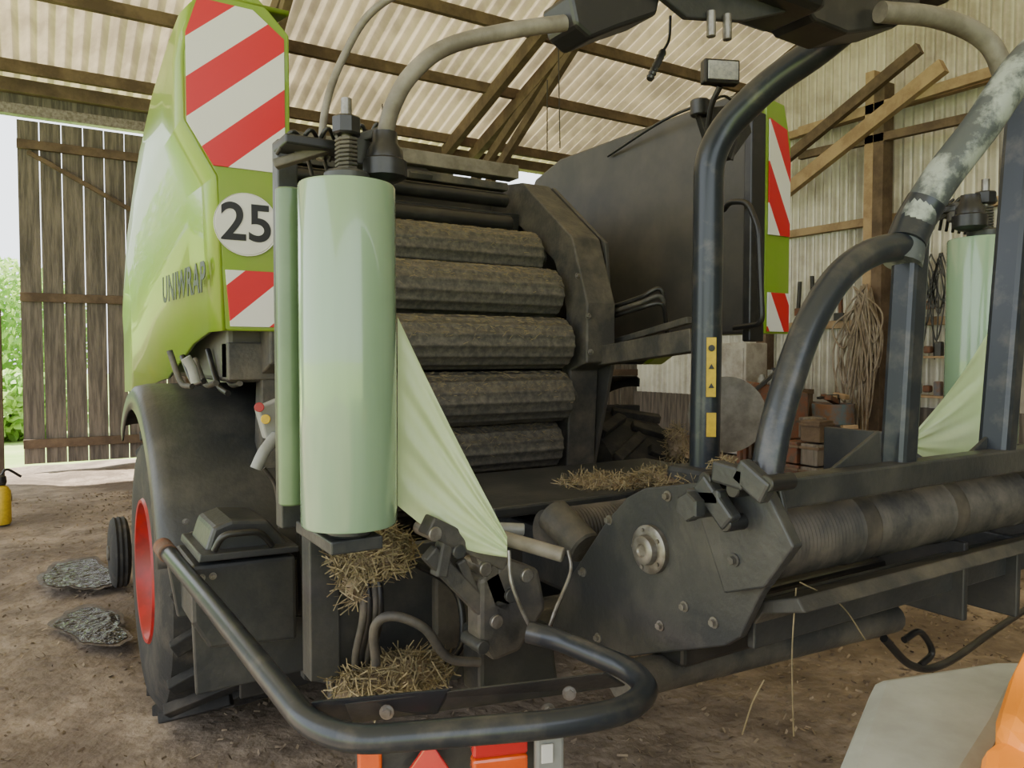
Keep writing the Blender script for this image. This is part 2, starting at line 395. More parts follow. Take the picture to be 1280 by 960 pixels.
def text(name,s,size,loc,rot,m,parent,ext=.0015,bold=0):
    cu=bpy.data.curves.new(name,'FONT'); cu.body=s; cu.size=size; cu.align_x='CENTER'; cu.align_y='CENTER'; cu.extrude=ext; cu.offset=bold
    cu.materials.append(m); o=bpy.data.objects.new(name,cu); bpy.context.collection.objects.link(o); o.location=loc; o.rotation_euler=rot; o.parent=parent; return o
text('speed_number','25',.185,c+Vector((0,-.008,0)),(math.pi/2,0,0),m_black,B,.001,.003)
tx=text('side_lettering','UNIWRAP',.155,(.510,3.29,1.83),(math.radians(90),0,math.radians(-86.9)),m_black,B,.001,.003); tx.data.space_character=1.1
Yr=2.55
inn=[(3.0,Yr,1.66),(3.0,Yr,2.74),(3.0,Yr+.12,2.86),(3.0,4.2,2.86),(3.0,4.5,2.78),(3.0,4.62,2.6),(3.0,4.62,1.5),(3.0,3.4,1.5),(3.0,3.1,1.66)]
prism('cover_inner_panel_right',inn,(.03,0,0),m_pad,B,.02)
prism('cover_outer_shell_right',[Vector(p)+Vector((.031,0,0)) for p in inn],(.17,0,0),m_green,B,.03)
prism('rear_panel_right',[(3.03,Yr-.02,1.66),(3.03,Yr-.02,2.80),(3.16,Yr-.02,2.78),(3.21,Yr-.02,2.6),(3.21,Yr-.02,1.66)],(0,.018,0),m_green,B,.004)
prism('hazard_plate_right',[(3.045,Yr-.03,2.14),(3.045,Yr-.03,2.70),(3.17,Yr-.03,2.66),(3.20,Yr-.03,2.5),(3.20,Yr-.03,2.14)],(0,.008,0),m_hz2,B,.001)
prism('hazard_plate_low_right',[(3.045,Yr-.03,1.67),(3.045,Yr-.03,1.86),(3.20,Yr-.03,1.86),(3.20,Yr-.03,1.67)],(0,.008,0),m_hz2,B,.001)
box2('rear_edge_frame_right',(2.93,Yr-.02,1.62),(3.03,Yr+.03,2.72),m_blk,B,.008)
tube('cover_handle',[M(905,262,X=2.9),M(912,252,X=2.86),M(935,252,X=2.86),M(948,285,X=2.86),M(953,405,X=2.86),M(918,410,X=2.9)],.014,m_blk,B,'f',.05)
tube('cover_stay',[M(760,195,X=2.98),M(830,150,X=2.9),M(890,125,X=2.85)],.008,m_blk,B)
box2('chamber_body',(.98,3.75,.95),(2.5,5.6,2.5),m_pad,B,.03)
box2('front_hood',(.6,3.4,2.1),(.98,5.2,2.5),m_pad,B,.03)
box2('cover_mount_left',(.62,3.0,1.45),(.98,4.9,2.2),m_pad,B,.02)
box2('pickup_housing',(.75,4.9,.45),(2.8,5.6,1.3),m_dark,B,.03)
box2('drawbar',(1.6,5.6,.6),(1.85,7.8,.8),m_dark,B,.02)
gp=M(150,733,Z=0)
lathe('gauge_tyre',(gp.x-.06,gp.y,.235),(1,0,0),[(0,.10),(.0,.16),(.012,.215),(.03,.235),(.045,.228),(.06,.236),(.075,.228),(.09,.235),(.108,.215),(.12,.16),(.12,.10)],m_tyre,B,32)
cyl('gauge_wheel_hub',(gp.x-.075,gp.y,.235),(gp.x+.08,gp.y,.235),.05,m_dusty,B)
beam('gauge_wheel_arm',(gp.x+.08,gp.y,.235),(.9,gp.y+.3,.6),.04,.06,m_dark,B)
def ribbed(name,p,q,r,m,n=18):
    # steel roller with narrow raised longitudinal bars
    seg=n*8; tab=[1.035,1.035,1.0,.985,.98,.98,.985,1.0]
    def rf(k): return tab[k%8]
    L=(Vector(q)-Vector(p)).length
    return lathe(name,p,Vector(q)-Vector(p),[(0,r*.3),(.0,r*.92),(.012,r*.92),(.0121,r),(L-.0121,r),(L-.012,r*.92),(L,r*.92),(L,r*.3)],m,B,seg,rf)
zc0,yc0,Rc=1.49,3.70,.72
RZ=[2.05,1.85,1.61,1.36,1.125,.92,.74]
for i,z in enumerate(RZ):
    dz=z-zc0; y=yc0-math.sqrt(max(Rc**2-dz**2,.02))
    ribbed('chamber_roller_%d'%(i+1),(.93,y,z),(2.15,y,z),.116,m_roll,15)
    cyl('roller_shaft_%d'%(i+1),(.88,y,z),(2.22,y,z),.035,m_dusty,B,16)
box2('chamber_back_plate',(.95,3.45,.7),(2.2,3.5,2.3),m_blk,B)
for i,(yy,zz,r,mm) in enumerate([(3.42,2.23,.05,m_blk),(3.45,2.36,.035,m_blk)]):
    cyl('upper_tube_%d'%i,(.9,yy,zz),(2.12,yy,zz),r,mm,B)
beam('upper_beam_a',(.9,3.5,2.52),(2.2,3.5,2.52),.10,.07,m_arm,B)
beam('upper_beam_b',(.9,3.46,2.43),(2.12,3.46,2.43),.06,.04,m_dusty,B)
beam('upper_link',(1.62,3.42,2.42),(1.62,3.7,2.60),.12,.03,m_dusty,B)
def sideframe(name,x0,x1):
    pts=[(3.75,2.50),(3.42,2.46)]+[(2.98,2.12),(2.86,1.80),(2.86,1.52)]+[(2.99,1.48),(3.02,.95),(3.2,.72)]
    inner=[(3.75,2.30),(3.50,2.27),(3.13,2.02),(3.03,1.78),(3.03,1.60),(3.08,1.42),(3.14,.98),(3.35,.74)]
    n=len(pts)
    vs=[(x0,a,b) for a,b in pts]+[(x0,a,b) for a,b in inner]+[(x1,a,b) for a,b in pts]+[(x1,a,b) for a,b in inner]
    fs=[]
    for i in range(n-1):
        fs+=[(i,i+1,n+i+1,n+i),(2*n+i,2*n+i+1,3*n+i+1,3*n+i),(i,i+1,2*n+i+1,2*n+i),(n+i,n+i+1,3*n+i+1,3*n+i)]
    fs+=[(0,n,3*n,2*n),(n-1,2*n-1,4*n-1,3*n-1)]
    obj(name,vs,fs,m_dusty,B,bevel=.008)
sideframe('tailgate_frame_right',2.20,2.37)
sideframe('tailgate_frame_left',.74,.90)
prism('tailgate_plate_right',[(2.38,2.9,1.5),(2.38,2.95,2.1),(2.38,3.4,2.45),(2.38,4.4,2.45),(2.38,4.4,.8),(2.38,3.1,.8)],(.02,0,0),m_pad,B)
bolts('frame_bolts',[M(*p,Y=2.85) for p in [(722,345),(735,395),(738,440)]],(0,-1,0),.011,m_steel,B)
for i,o in enumerate([0,.03,.06]):
    tube('hydraulic_hose_r%d'%i,[M(762,385+o*200,X=2.42),M(800,372+o*220,X=2.4),M(826,362+o*300,X=2.45),M(832,400,X=2.5),M(836,432,X=2.55)],.011,m_dusty if i==1 else m_blk,B)
beam('link_beam_right',M(742,447,X=2.35),M(872,425,X=2.2),.07,.09,m_dusty,B)
beam('link_beam_right_upper',M(760,430,X=2.45),M(862,400,X=2.4),.03,.03,m_dusty,B)
lathe('grey_shield_disc',M(908,518,X=3.4),(-.6,-.6,0),[(0,.05),(0,.22),(.015,.22),(.02,.20),(.03,.05)],m_arm,B,32)
# chassis
box2('chassis_beam_left',(.96,1.95,.70),(1.08,4.3,.92),m_dusty,B,.01)
box2('chassis_beam_right',(2.35,1.6,.70),(2.47,4.3,.92),m_dusty,B,.01)
box2('chassis_cross_plate',(.66,1.97,.60),(1.27,2.0,1.02),m_dark,B,.004)
box2('chassis_cross_beam',(.70,2.0,.60),(2.4,2.12,.74),m_dusty,B,.01)
box2('platform_pan',(1.3,2.2,1.0),(2.6,2.9,1.04),m_dark,B,.01)
box2('belly_pan',(.98,2.5,.5),(2.5,4.2,.56),m_dark,B,.01)
box2('mud_flap',(.62,2.86,.30),(.96,2.88,.78),m_blk,B,.004)
box2('roll_stand_post',(.60,1.95,.7),(.68,2.02,1.2),m_dark,B,.004)
prism('inner_support',[M(372,600,Y=2.5),M(395,560,Y=2.5),M(430,600,Y=2.5),M(440,860,Y=2.5),M(380,850,Y=2.5)],(0,.04,0),m_dark,B)
tb=[M(238,708,Y=2.36),M(370,694,Y=2.36),M(372,800,Y=2.36),M(262,812,Y=2.36),M(240,780,Y=2.36)]
prism('tool_box_body',tb,(0,.30,0),m_dark,B,.012)
prism('tool_box_lid',[M(256,692,Y=2.38),M(266,660,Y=2.38),M(290,650,Y=2.38),M(335,650,Y=2.38),M(368,688,Y=2.38)],(0,.24,0),m_dark,B,.012)
prism('tool_box_lid_ridge',[M(248,704,Y=2.33),M(374,690,Y=2.33),M(374,682,Y=2.33),M(250,694,Y=2.33)],(0,.32,0),m_dark,B,.004)
tube('tool_box_handle',[M(268,688,Y=2.34),M(278,668,Y=2.32),M(326,664,Y=2.32),M(340,682,Y=2.34)],.010,m_blk,B,'f',.03)
prism('guard_plate_left',[M(208,700,Y=2.55),M(245,694,Y=2.55),M(248,772,Y=2.55),M(222,772,Y=2.55)],(0,.02,0),m_dark,B,.006)
prism('low_flap',[M(240,775,Y=2.5),M(400,770,Y=2.5),M(396,835,Y=2.5),M(245,870,Y=2.5)],(0,.02,0),m_dark,B,.006)
bolts('tool_box_bolts',[M(252,722,Y=2.355),M(266,720,Y=2.355),M(232,652,Y=2.8),M(240,668,Y=2.8)],(0,-1,0),.008,m_steel,B)
prism('control_box',[M(322,510,Y=2.3),M(350,498,Y=2.3),M(352,545,Y=2.3),M(333,550,Y=2.3)],(0,.05,0),m_grey,B,.006)
cyl('red_button',M(324,509,Y=2.28),M(324,509,Y=2.25),.014,m_red,B,16)
cyl('yellow_collar',M(332,524,Y=2.28),M(332,524,Y=2.26),.014,m_yel,B,16)
tube('control_lever',[M(345,545,Y=2.3),M(330,565,Y=2.28),M(320,586,Y=2.28)],.018,m_grey,B)
tube('lever_cable',[M(330,585,Y=2.3),M(345,610,Y=2.3),M(350,660,Y=2.3)],.006,m_blk,B)
for i in range(9):
    a=M(212+i*16,442+random.uniform(-10,10),Y=3.1+.06*i); b=M(240+i*15,478+random.uniform(-8,14),Y=3.0)
    tube('loom_%d'%i,[a,(a+b)/2+Vector((0,0,-.05)),b],.011,m_blk if i%2 else m_dusty,B)
box2('valve_block',(.62,2.98,1.46),(.8,3.1,1.6),m_dusty,B)
tube('breather',[M(245,478,Y=2.95),M(240,460,Y=2.95),M(232,447,Y=2.95)],.018,m_grey,B)
# rear guard tube
g=[M(205,685,Z=.93),M(262,752,Z=.92),M(385,905,Z=.90),M(440,926,Z=.90),M(700,905,Z=.90),M(785,888,Z=.90),M(812,862,Z=.90),M(790,838,Z=.905),M(700,800,Z=.91),M(660,790,Z=.92)]
tube('rear_guard_tube',g,.0245,m_tube,B,'f',.09,seg=18)
cyl('guard_tube_end',M(203,683,Z=.93),M(210,692,Z=.93),.029,m_rust,B)
a,b,c_,d=M(388,878,Z=.93),M(560,862,Z=.93),M(545,893,Z=.87),M(400,903,Z=.87)
prism('guard_bracket_a',[a,b,c_,d],(0.01,.004,.0),m_tube,B,.002)
prism('guard_bracket_b',[M(430,880,Z=.92),M(755,842,Z=.93),M(780,858,Z=.88),M(440,905,Z=.87)],(.01,.004,0),m_dark,B,.002)
bolts('guard_bolts',[M(486,884,Z=.90)+Vector((-.01,-.015,0)),M(711,861,Z=.905)+Vector((-.01,-.015,0)),M(685,882,Z=.895)+Vector((-.01,-.015,0))],(-.5,-.85,.1),.010,m_steel,B)
dirn=(M(780,890,Z=.9)-M(440,926,Z=.9)).normalized()
Rl=Matrix((dirn,Vector((-dirn.y,dirn.x,0)),Vector((0,0,1)))).transposed()
def lb(name,px,py,t,s,m,bev=.006):
    return obj(name,boxv(M(px,py,t=t),s,Rl),BF,m,B,bevel=bev)
lb('lamp_carrier',575,948,1.50,(.40,.03,.13),m_dark)
lb('tail_lamp_left_red',624,928,1.43,(.105,.03,.040),m_lensr)
lb('tail_lamp_left_amber',624,957,1.43,(.105,.03,.045),m_lens)
lb('amber_marker',462,950,1.44,(.045,.03,.06),m_lens)
lb('plate_holder',686,937,1.43,(.055,.02,.10),m_grey)
lb('plate_mark',684,942,1.415,(.022,.004,.035),m_white,.001)
prism('red_reflector',[M(505,972,t=1.43),M(537,926,t=1.43),M(569,972,t=1.43)],(0.004,.01,0),m_lensr,B)
# wrapping table
Xt=1.2
plate=[M(*p,X=Xt) for p in [(690,782),(712,722),(757,652),(783,622),(805,610),(884,602),(935,655),(990,684),(950,745),(925,797),(905,808),(765,823),(738,820),(700,800)]]
prism('table_side_plate',plate,(.022,0,0),m_dark,B,.004)
prism('table_pivot_plate',[M(*p,X=Xt-.03) for p in [(872,640),(890,610),(940,576),(992,684),(955,735),(905,742)]],(.028,0,0),m_dark,B,.004)
h=M(815,686,X=Xt)
lathe('hub_flange',h,(-1,0,0),[(0,.056),(.012,.056),(.016,.05),(.016,.035),(.03,.033),(.034,.028),(.034,.015),(.03,.012)],m_steel,B,36)
bolts('hub_bolts',[h+Vector((-.012,math.cos(k*1.2566)*.045,math.sin(k*1.2566)*.045)) for k in range(5)],(-1,0,0),.006,m_steel,B)
bolts('plate_bolts',[M(*p,X=Xt) for p in [(729,715),(762,650),(856,758),(826,782),(748,797),(893,778),(835,620)]],(-1,0,0),.009,m_steel,B)
bolts('pivot_bolts',[M(*p,X=Xt-.03) for p in [(905,650),(918,700)]],(-1,0,0),.010,m_dusty,B)
def finerib(name,y,z,r,x0=1.22,x1=2.55):
    prof=[(0,r*.4),(0,r)]; L=x1-x0; s=0
    while s<L:
        ph=(s%.36)
        prof.append((s,r if ph<.30 else r*1.03)); s+=.006
        prof.append((s,r*.955 if ph<.30 else r*1.03)); s+=.006
    prof+=[(L,r),(L,r*.4)]
    lathe(name,(x0,y,z),(1,0,0),prof,m_rib,B,36)
finerib('table_roller_rear',1.07,1.165,.082)
finerib('table_roller_front',1.80,1.04,.07,1.24)
finerib('table_roller_mid',1.42,1.06,.06)
cyl('table_stop_cylinder',M(690,642,Y=1.75),M(732,686,Y=1.62),.05,m_dusty,B)
beam('table_top_rail',(1.2,.985,1.285),(2.6,.985,1.285),.05,.06,m_dark,B,.006)
prism('table_lower_rail',[(1.24,.93,1.06),(1.24,.95,1.085),(1.24,1.05,1.05),(1.24,1.08,1.0),(1.24,1.06,.99),(1.24,1.03,1.03)],(1.36,0,0),m_dusty,B,.004)
beam('table_lower_rail_b',(1.24,1.06,1.0),(2.6,1.06,1.0),.02,.10,m_dark,B,.004)
beam('table_under_frame',(1.22,1.28,.92),(2.6,1.28,.92),.10,.14,m_blk,B,.01)
tube('table_base_tube',[M(775,852,Y=1.30),M(1115,772,Y=1.32)],.042,m_dusty,B,'n')
box2('table_link_bracket',(1.98,1.02,.88),(2.0,1.3,1.08),m_dark,B)
box2('table_link_bracket_b',(2.25,1.02,.84),(2.27,1.4,1.06),m_dark,B)
box2('table_right_plate',(2.56,.95,.9),(2.58,1.85,1.28),m_dark,B)
box2('table_lift_frame',(1.5,1.5,.75),(2.0,2.6,.95),m_dark,B,.02)
tube('drip_hose',[M(1105,798,Y=1.3),M(1140,832,Y=1.3),M(1180,830,Y=1.3),M(1240,790,Y=1.4),M(1285,760,Y=1.5)],.012,m_blk,B)
tube('loop_hose',[M(1130,800,Y=1.3),M(1150,790,Y=1.3),M(1165,815,Y=1.3),M(1150,832,Y=1.3)],.010,m_blk,B)
lc=M(884,630,X=1.15)
cyl('latch_pin',lc+Vector((-.05,0,0)),lc+Vector((.10,0,0)),.026,m_dark,B)
cyl('latch_pin_head',lc+Vector((-.06,0,0)),lc+Vector((-.03,0,0)),.030,m_dark,B,6)
for i,(p,q,w) in enumerate([((878,600),(915,655),.03),((895,588),(935,600),.03),((925,585),(962,618),.035),((862,620),(905,622),.02)]):
    beam('latch_lug_%d'%i,M(*p,X=1.13),M(*q,X=1.13),.03,w+.012,m_dark,B,.006)
for i,p in enumerate([(915,612),(957,605),(905,655),(880,600)]):
    c=M(*p,X=1.12); cyl('latch_boss_%d'%i,c,c+Vector((.07,0,0)),.016,m_blk,B)
for s in (0,.05):
    prism('hoop_lug_%d'%int(s*100),[M(*p,X=1.2+s) for p in [(932,582),(952,570),(968,582),(988,676),(965,680)]],(.012,0,0),m_dark,B)
Yh=1.0
tube('table_hoop',[M(957,600,Y=Yh),M(968,540,Y=Yh),M(985,478,Y=Yh),M(1012,405,Y=Yh),M(1050,345,Y=Yh),M(1092,315,Y=Yh),M(1142,306,Y=Yh)],.031,m_tube,B,seg=20)
beam('hoop_post',M(1121,612,Y=Yh),M(1140,290,Y=Yh),.062,.06,m_tube,B,.012)
prism('hoop_gusset',[M(1022,602,Y=Yh),M(1100,538,Y=Yh),M(1104,602,Y=Yh)],(0,.01,0),m_dark,B)
tube('gantry_tube_near',[M(1128,330,Y=Yh),M(1140,285,Y=Yh),M(1175,225,Y=.97),M(1225,160,Y=.93),M(1290,70,Y=.88),M(1380,0,Y=.86)],.041,m_tubew,B,seg=20)
tube('gantry_collar',[M(1132,305,Y=Yh),M(1143,278,Y=Yh),M(1158,252,Y=.985)],.043,m_tube,B,seg=20)
beam('second_post',M(1244,590,Y=1.0),M(1282,120,Y=1.0),.06,.075,m_tube,B,.014)
prism('second_gusset',[M(1185,592,Y=1.01),M(1236,545,Y=1.01),M(1240,590,Y=1.01)],(0,.01,0),m_dark,B)
Tw=[M(880,600,Y=2.0),M(884,400,Y=2.0),M(886,200,Y=2.0),M(905,160,Y=1.97),M(960,105,Y=1.85),M(1020,65,Y=1.72),M(1062,30,Y=1.62)]
tube('tower_tube',Tw,.054,m_tube,B,'f',.18,seg=24)
box2('tower_foot',(1.98,1.9,.95),(2.25,2.1,1.15),m_dark,B,.02)
for i,(y0,y1) in enumerate([(422,496),(516,546)]):
    p=M(889,(y0+y1)/2,Y=1.947)
    box('warning_label_%d'%i,p,(.034,.004,(y1-y0)/960*2.75),m_yel,B,(0,0,-A),0)
    if i<1:
        for k in range(3):
            lathe('warning_pictogram_%d'%k,p+Vector((-.003,-.004,(k-1)*.068)),(-.53,-.85,0),[(0,.012),(.001,.012),(.0015,.006)],m_black,B,3 if k<2 else 16)
# gantry head
box('gantry_head',M(905,-30,Y=1.5)+Vector((0,0,.0)),(.62,.22,.12),m_blk,B,None,.03)
prism('gantry_head_wing',[M(985,-20,Y=1.48),M(1150,-15,Y=1.48),M(1152,12,Y=1.48),M(1120,34,Y=1.48),M(1060,42,Y=1.48),M(1020,26,Y=1.48)],(0,.15,0),m_blk,B,.01)
prism('gantry_head_wing_left',[M(712,-10,Y=1.48),M(830,-20,Y=1.48),M(822,18,Y=1.48),M(775,34,Y=1.48),M(740,48,Y=1.48),M(720,30,Y=1.48)],(0,.12,0),m_blk,B,.01)
prism('gantry_head_plate',[M(815,-15,Y=1.46),M(1000,-15,Y=1.46),M(985,14,Y=1.46),M(930,26,Y=1.46),M(860,22,Y=1.46)],(0,.02,0),m_dark,B,.004)
beam('gantry_crossbeam',(.9,1.5,2.84),(2.7,1.55,2.84),.16,.16,m_blk,B,.02)
for i,p in enumerate([(889,46),(909,50)]):
    cyl('gear_tooth_%d'%i,M(*p,Y=1.45),M(p[0],p[1]-32,Y=1.45),.012,m_steel,B)
r1=Vector((.597,1.643,0)); r2=Vector((2.60,1.30,0))
tube('film_arm_left',[M(712,28,Y=1.52),M(640,38,Y=1.55),M(560,58,Y=1.58),M(515,92,Y=1.6),M(490,135,Y=1.62),M(478,185,Y=1.66)],.019,m_arm,B,seg=16)
tube('film_arm_stay',[M(560,-40,Y=1.6),M(470,10,Y=1.7),M(430,70,Y=1.75),M(408,130,Y=1.75),M(400,200,Y=1.75)],.009,m_arm,B,seg=12)
tube('film_arm_right',[M(1100,15,Y=1.45),M(1170,22,Y=1.4),M(1225,45,Y=1.35),M(1250,80,Y=1.32),M(1262,150,Y=1.32),M(1262,250,Y=1.32)],.032,m_arm,B,seg=18)
def filmcarrier(prefix,r,sg):
    x,y=r.x,r.y; z0=H-.375; z1=H+.375
    cyl(prefix+'_top_cone',(x,y,z1+.002),(x,y,z1+.03),.05,m_dark,B)
    multi(prefix+'_spindle',[cylv((x,y,z1+.03),(x,y,z1+.19),.012)],m_steel,B,True)
    k=[Vector((x+.022*math.cos(i*.9),y+.022*math.sin(i*.9),z1+.03+i*.0013)) for i in range(60)]
    v,f=sweep(k,.004,8); obj(prefix+'_spring',v,f,m_dusty,B,True)
    cyl(prefix+'_spring_cap',(x,y,z1+.11),(x,y,z1+.15),.032,m_blk,B,8)
    box(prefix+'_top_bracket',(x-.02*sg,y+.1,z1+.10),(.20,.10,.022),m_blk,B)
    beam(prefix+'_top_link',(x-.12,y+.14,z1+.06),(x+.10,y+.02,z1+.14),.03,.02,m_dusty,B)
    lathe(prefix+'_gear_knob',(x+.09*sg,y-.0,z1+.02),(0,0,1),[(0,.03),(.01,.05),(.045,.05),(.05,.042),(.07,.04),(.085,.03),(.11,.028)],m_blk,B,12)
    cyl(prefix+'_gear_knob_b',(x+.05*sg,y+.06,z1+.06),(x+.05*sg,y+.06,z1+.12),.03,m_dusty,B,10)
    cyl(prefix+'_bottom_cone',(x,y,z0-.025),(x,y,z0-.002),.05,m_dark,B)
    box(prefix+'_bottom_bracket',(x+.0,y+.08,z0-.04),(.12,.26,.03),m_dark,B)
    box(prefix+'_back_post',(x-.06*sg,y+.27,H+.05),(.05,.05,.95),m_dark,B)
    if sg>0:
        cyl(prefix+'_stretch_roller',(x-.075*sg,y+.19,z0+.02),(x-.075*sg,y+.19,z1+.02),.030,m_filmd,B)
        cyl(prefix+'_stretch_roller_b',(x-.02*sg,y+.27,z0+.02),(x-.02*sg,y+.27,z1+.02),.030,m_filmd,B)
    for i in range(6):
        a=Vector((x-.12+i*.04,y+.12,z1+.08)) 
        tube(prefix+'_cable_%d'%i,[a,a+Vector((.02,-.05,.04+.01*i)),a+Vector((.06,0,.03)),a+Vector((.09,.03,-.03))],.005,m_blk,B)
filmcarrier('film_carrier_left',r1,1)
filmcarrier('film_carrier_right',r2,-1)
def filmroll(r):
    z0=H-.375
    e=empty('stretch_film_roll',(r.x,r.y,z0))
    lathe('film',(0,0,.0),(0,0,1),[(0,.04),(0,.103),(.006,.106),(.744,.106),(.75,.103),(.75,.04)],m_film,e,64)
    lathe('core',(0,0,-.004),(0,0,1),[(0,.038),(0,.041),(.758,.041),(.758,.038)],m_woodl,e,24)
    e.parent=B
filmroll(r1); filmroll(r2)
def filmweb(name,top,bot,apex,nu=30,nv=22,amp=.012,aw=.05,sagk=.012):
    vs=[];fs=[]; top=Vector(top);bot=Vector(bot);apex=Vector(apex); nrm=(top-bot).cross(apex-bot).normalized()
    for i in range(nu+1):
        u=i/nu
        for j in range(nv*3+1):
            v=j/(nv*3); s=top.lerp(bot,v); e=apex+Vector((0,0,aw*(.5-v)))
            p=s.lerp(e,u); sag=-sagk*math.sin(math.pi*u)*(1-v)-.03*math.sin(math.pi*u)*v
            p+=Vector((0,0,sag))+nrm*amp*(math.sin(v*19+1.5*math.sin(u*3))+.4*math.sin(v*41+u*4))*math.sin(min(1,u*1.3)*math.pi*.5)*(1-.6*u)
            vs.append(p)
    k=nv*3+1
    for i in range(nu):
        for j in range(nv*3): fs.append((i*k+j,i*k+j+1,(i+1)*k+j+1,(i+1)*k+j))
    o=obj(name,vs,fs,m_sheet,B)
    for p in o.data.polygons: p.use_smooth=True
    return o
filmweb('stretch_film_sheet_left',M(497,396,Y=1.66),M(497,632,Y=1.66),M(634,684,Y=1.52),amp=.009)
filmweb('stretch_film_sheet_right',M(1240,408,t=2.33),M(1240,590,t=2.33),M(1141,553,t=2.30),amp=.010)
# cutter arm
Y2=1.60
def bm(name,p,q,w,h,m=m_dusty,Y=Y2): return beam(name,M(*p,Y=Y),M(*q,Y=Y),w,h,m,B,.005)
bm('cutter_arm_a',(532,655),(628,700),.05,.045)
bm('cutter_arm_b',(535,690),(622,780),.03,.04)
bm('cutter_arm_c',(560,655),(548,720),.03,.04)
bm('cutter_arm_d',(600,690),(640,800),.04,.045)
bm('cutter_arm_e',(575,700),(600,760),.02,.025)
cyl('cutter_cross_tube',M(628,672,Y=1.62),M(704,694,Y=1.50),.018,m_arm,B)
cyl('cutter_cross_tube_b',M(610,660,Y=1.70),M(655,662,Y=1.66),.016,m_grey,B)
prism('cutter_housing',[M(*p,Y=1.58) for p in [(600,725),(640,700),(675,712),(684,760),(650,815),(618,828),(600,800)]],(0,.07,0),m_dusty,B,.012)
prism('cutter_base',[M(*p,Y=1.72) for p in [(600,790),(690,780),(700,860),(600,875)]],(0,.10,0),m_dark,B,.012)
for i,p in enumerate([(545,668),(575,690),(608,712),(640,745),(622,778),(605,810),(660,720)]):
    c=M(*p,Y=1.57); cyl('cutter_pivot_%d'%i,c,c+Vector((0,.09,0)),.017,m_dark if i%2 else m_steel,B,16)
tube('cutter_wire_loop',[M(636,688,Y=1.5),M(640,730,Y=1.48),M(662,782,Y=1.46),M(680,795,Y=1.46),M(695,760,Y=1.46),M(713,715,Y=1.48),M(710,688,Y=1.5)],.0045,m_steel,B,seg=8)
for i in range(4):
    x0=450+i*7
    tube('chassis_hose_%d'%i,[M(x0-20,660+i*10,Y=1.9),M(x0,720,Y=1.86),M(x0+4,770,Y=1.85),M(x0-6,830,Y=1.9),M(x0+10,880,Y=1.95)],.010,m_blk if i%2 else m_dusty,B)
tube('loop_hose_front',[M(470,830,Y=1.8),M(468,785,Y=1.78),M(490,770,Y=1.75),M(530,785,Y=1.72),M(560,822,Y=1.72),M(600,828,Y=1.7)],.012,m_dusty,B)
tube('loop_hose_front_b',[M(480,700,Y=1.85),M(520,705,Y=1.9),M(570,740,Y=1.9),M(578,800,Y=1.85),M(560,830,Y=1.8)],.010,m_blk,B)
wl=M(900,91,Y=2.2)
box('work_lamp_housing',wl,(.15,.05,.095),m_blk,B,(0,0,-.4),.008)
box('work_lamp_glass',wl+Vector((-.010,-.027,0)),(.125,.008,.072),m_lamp,B,(0,0,-.4),.002)
tube('work_lamp_stalk',[M(900,108,Y=2.2),M(890,130,Y=2.25),M(885,160,Y=2.3)],.012,m_blk,B)
cyl('marker_cap',M(875,125,Y=2.35),M(875,145,Y=2.35),.04,m_blk,B)
tube('lamp_wire',[M(870,145,Y=2.35),M(905,120,Y=2.3),M(925,150,Y=2.3),M(915,200,Y=2.3)],.006,m_blk,B)
prism('bracket_head',[M(*p,Y=2.35) for p in [(872,135),(930,130),(940,165),(915,200),(885,175)]],(0,.03,0),m_blk,B)
tube('hanging_cable',[M(838,20,Y=1.6),M(836,50,Y=1.6),M(826,68,Y=1.6)],.004,m_blk,B)
tube('cable_grip',[M(829,64,Y=1.6),M(820,82,Y=1.6),M(812,99,Y=1.6)],[.009+.0025*(i%2) for i in range(15)],m_blk,B)
for i,(a,b) in enumerate([((684,100),(684,190)),((698,60),(700,185)),((478,130),(478,215))]):
    tube('hanging_wire_%d'%i,[M(*a,Y=9),M(*b,Y=9)],.008,m_black,roof,'n',seg=6)
# hay
def hay(c,s,n,L=.11,i=[0]):
    i[0]+=1; e=empty('hay_clump_%d'%i[0],c); e.parent=B; mound('mass',(0,0,0),(s[0]*.7,s[1]*.7,s[2]*.7),m_hayd,e,seed=n); blades('stalks',(0,0,0),s,n,L,m_hay,e,flat=.8)
hay(M(466,690,Y=1.85),(.115,.10,.065),1500,.075)
hay(M(442,720,Y=1.86),(.04,.05,.07),200,.10)
hay(M(500,840,Y=1.85),(.15,.12,.035),1100,.08)
hay(M(455,860,Y=1.9),(.10,.10,.05),500,.08)
hay(M(760,603,Y=2.4),(.22,.2,.022),900,.09)
hay(M(850,598,Y=2.1),(.16,.2,.028),800,.10)
hay(M(845,555,Y=3.05),(.05,.08,.11),350,.09)
hay(M(905,582,Y=1.5),(.03,.05,.02),90,.06)
ps=[]
for (a,b,c) in [((995,735),(990,820),(992,920)),((1000,728),(1050,755),(1082,800)),((955,850),(940,880),(928,918))]:
    ps.append(sweep(cr([M(*a,Y=.98),M(*b,Y=.98),M(*c,Y=1.0)]),.0016,5))
multi('hanging_straws',ps,m_hay,B)
ps=[]
for i,z in enumerate(RZ):
    dz=z-zc0; y=yc0-math.sqrt(max(Rc**2-dz**2,.02))
    for k in range(520):
        a=random.gauss(.9,.4); x=random.uniform(.95,2.13); r=.121
        p=Vector((x,y-math.cos(a)*r,z+math.sin(a)*r)); th=random.gauss(0,.9); d=Vector((math.cos(th),math.sin(a)*math.sin(th),math.cos(a)*math.sin(th)))*random.uniform(.003,.015)
        s=Vector((0,.0007,.0010)); ps.append(([p-d-s,p+d-s,p+d+s,p-d+s],[(0,1,2,3)]))
multi('roller_chaff',ps,m_hay,B)
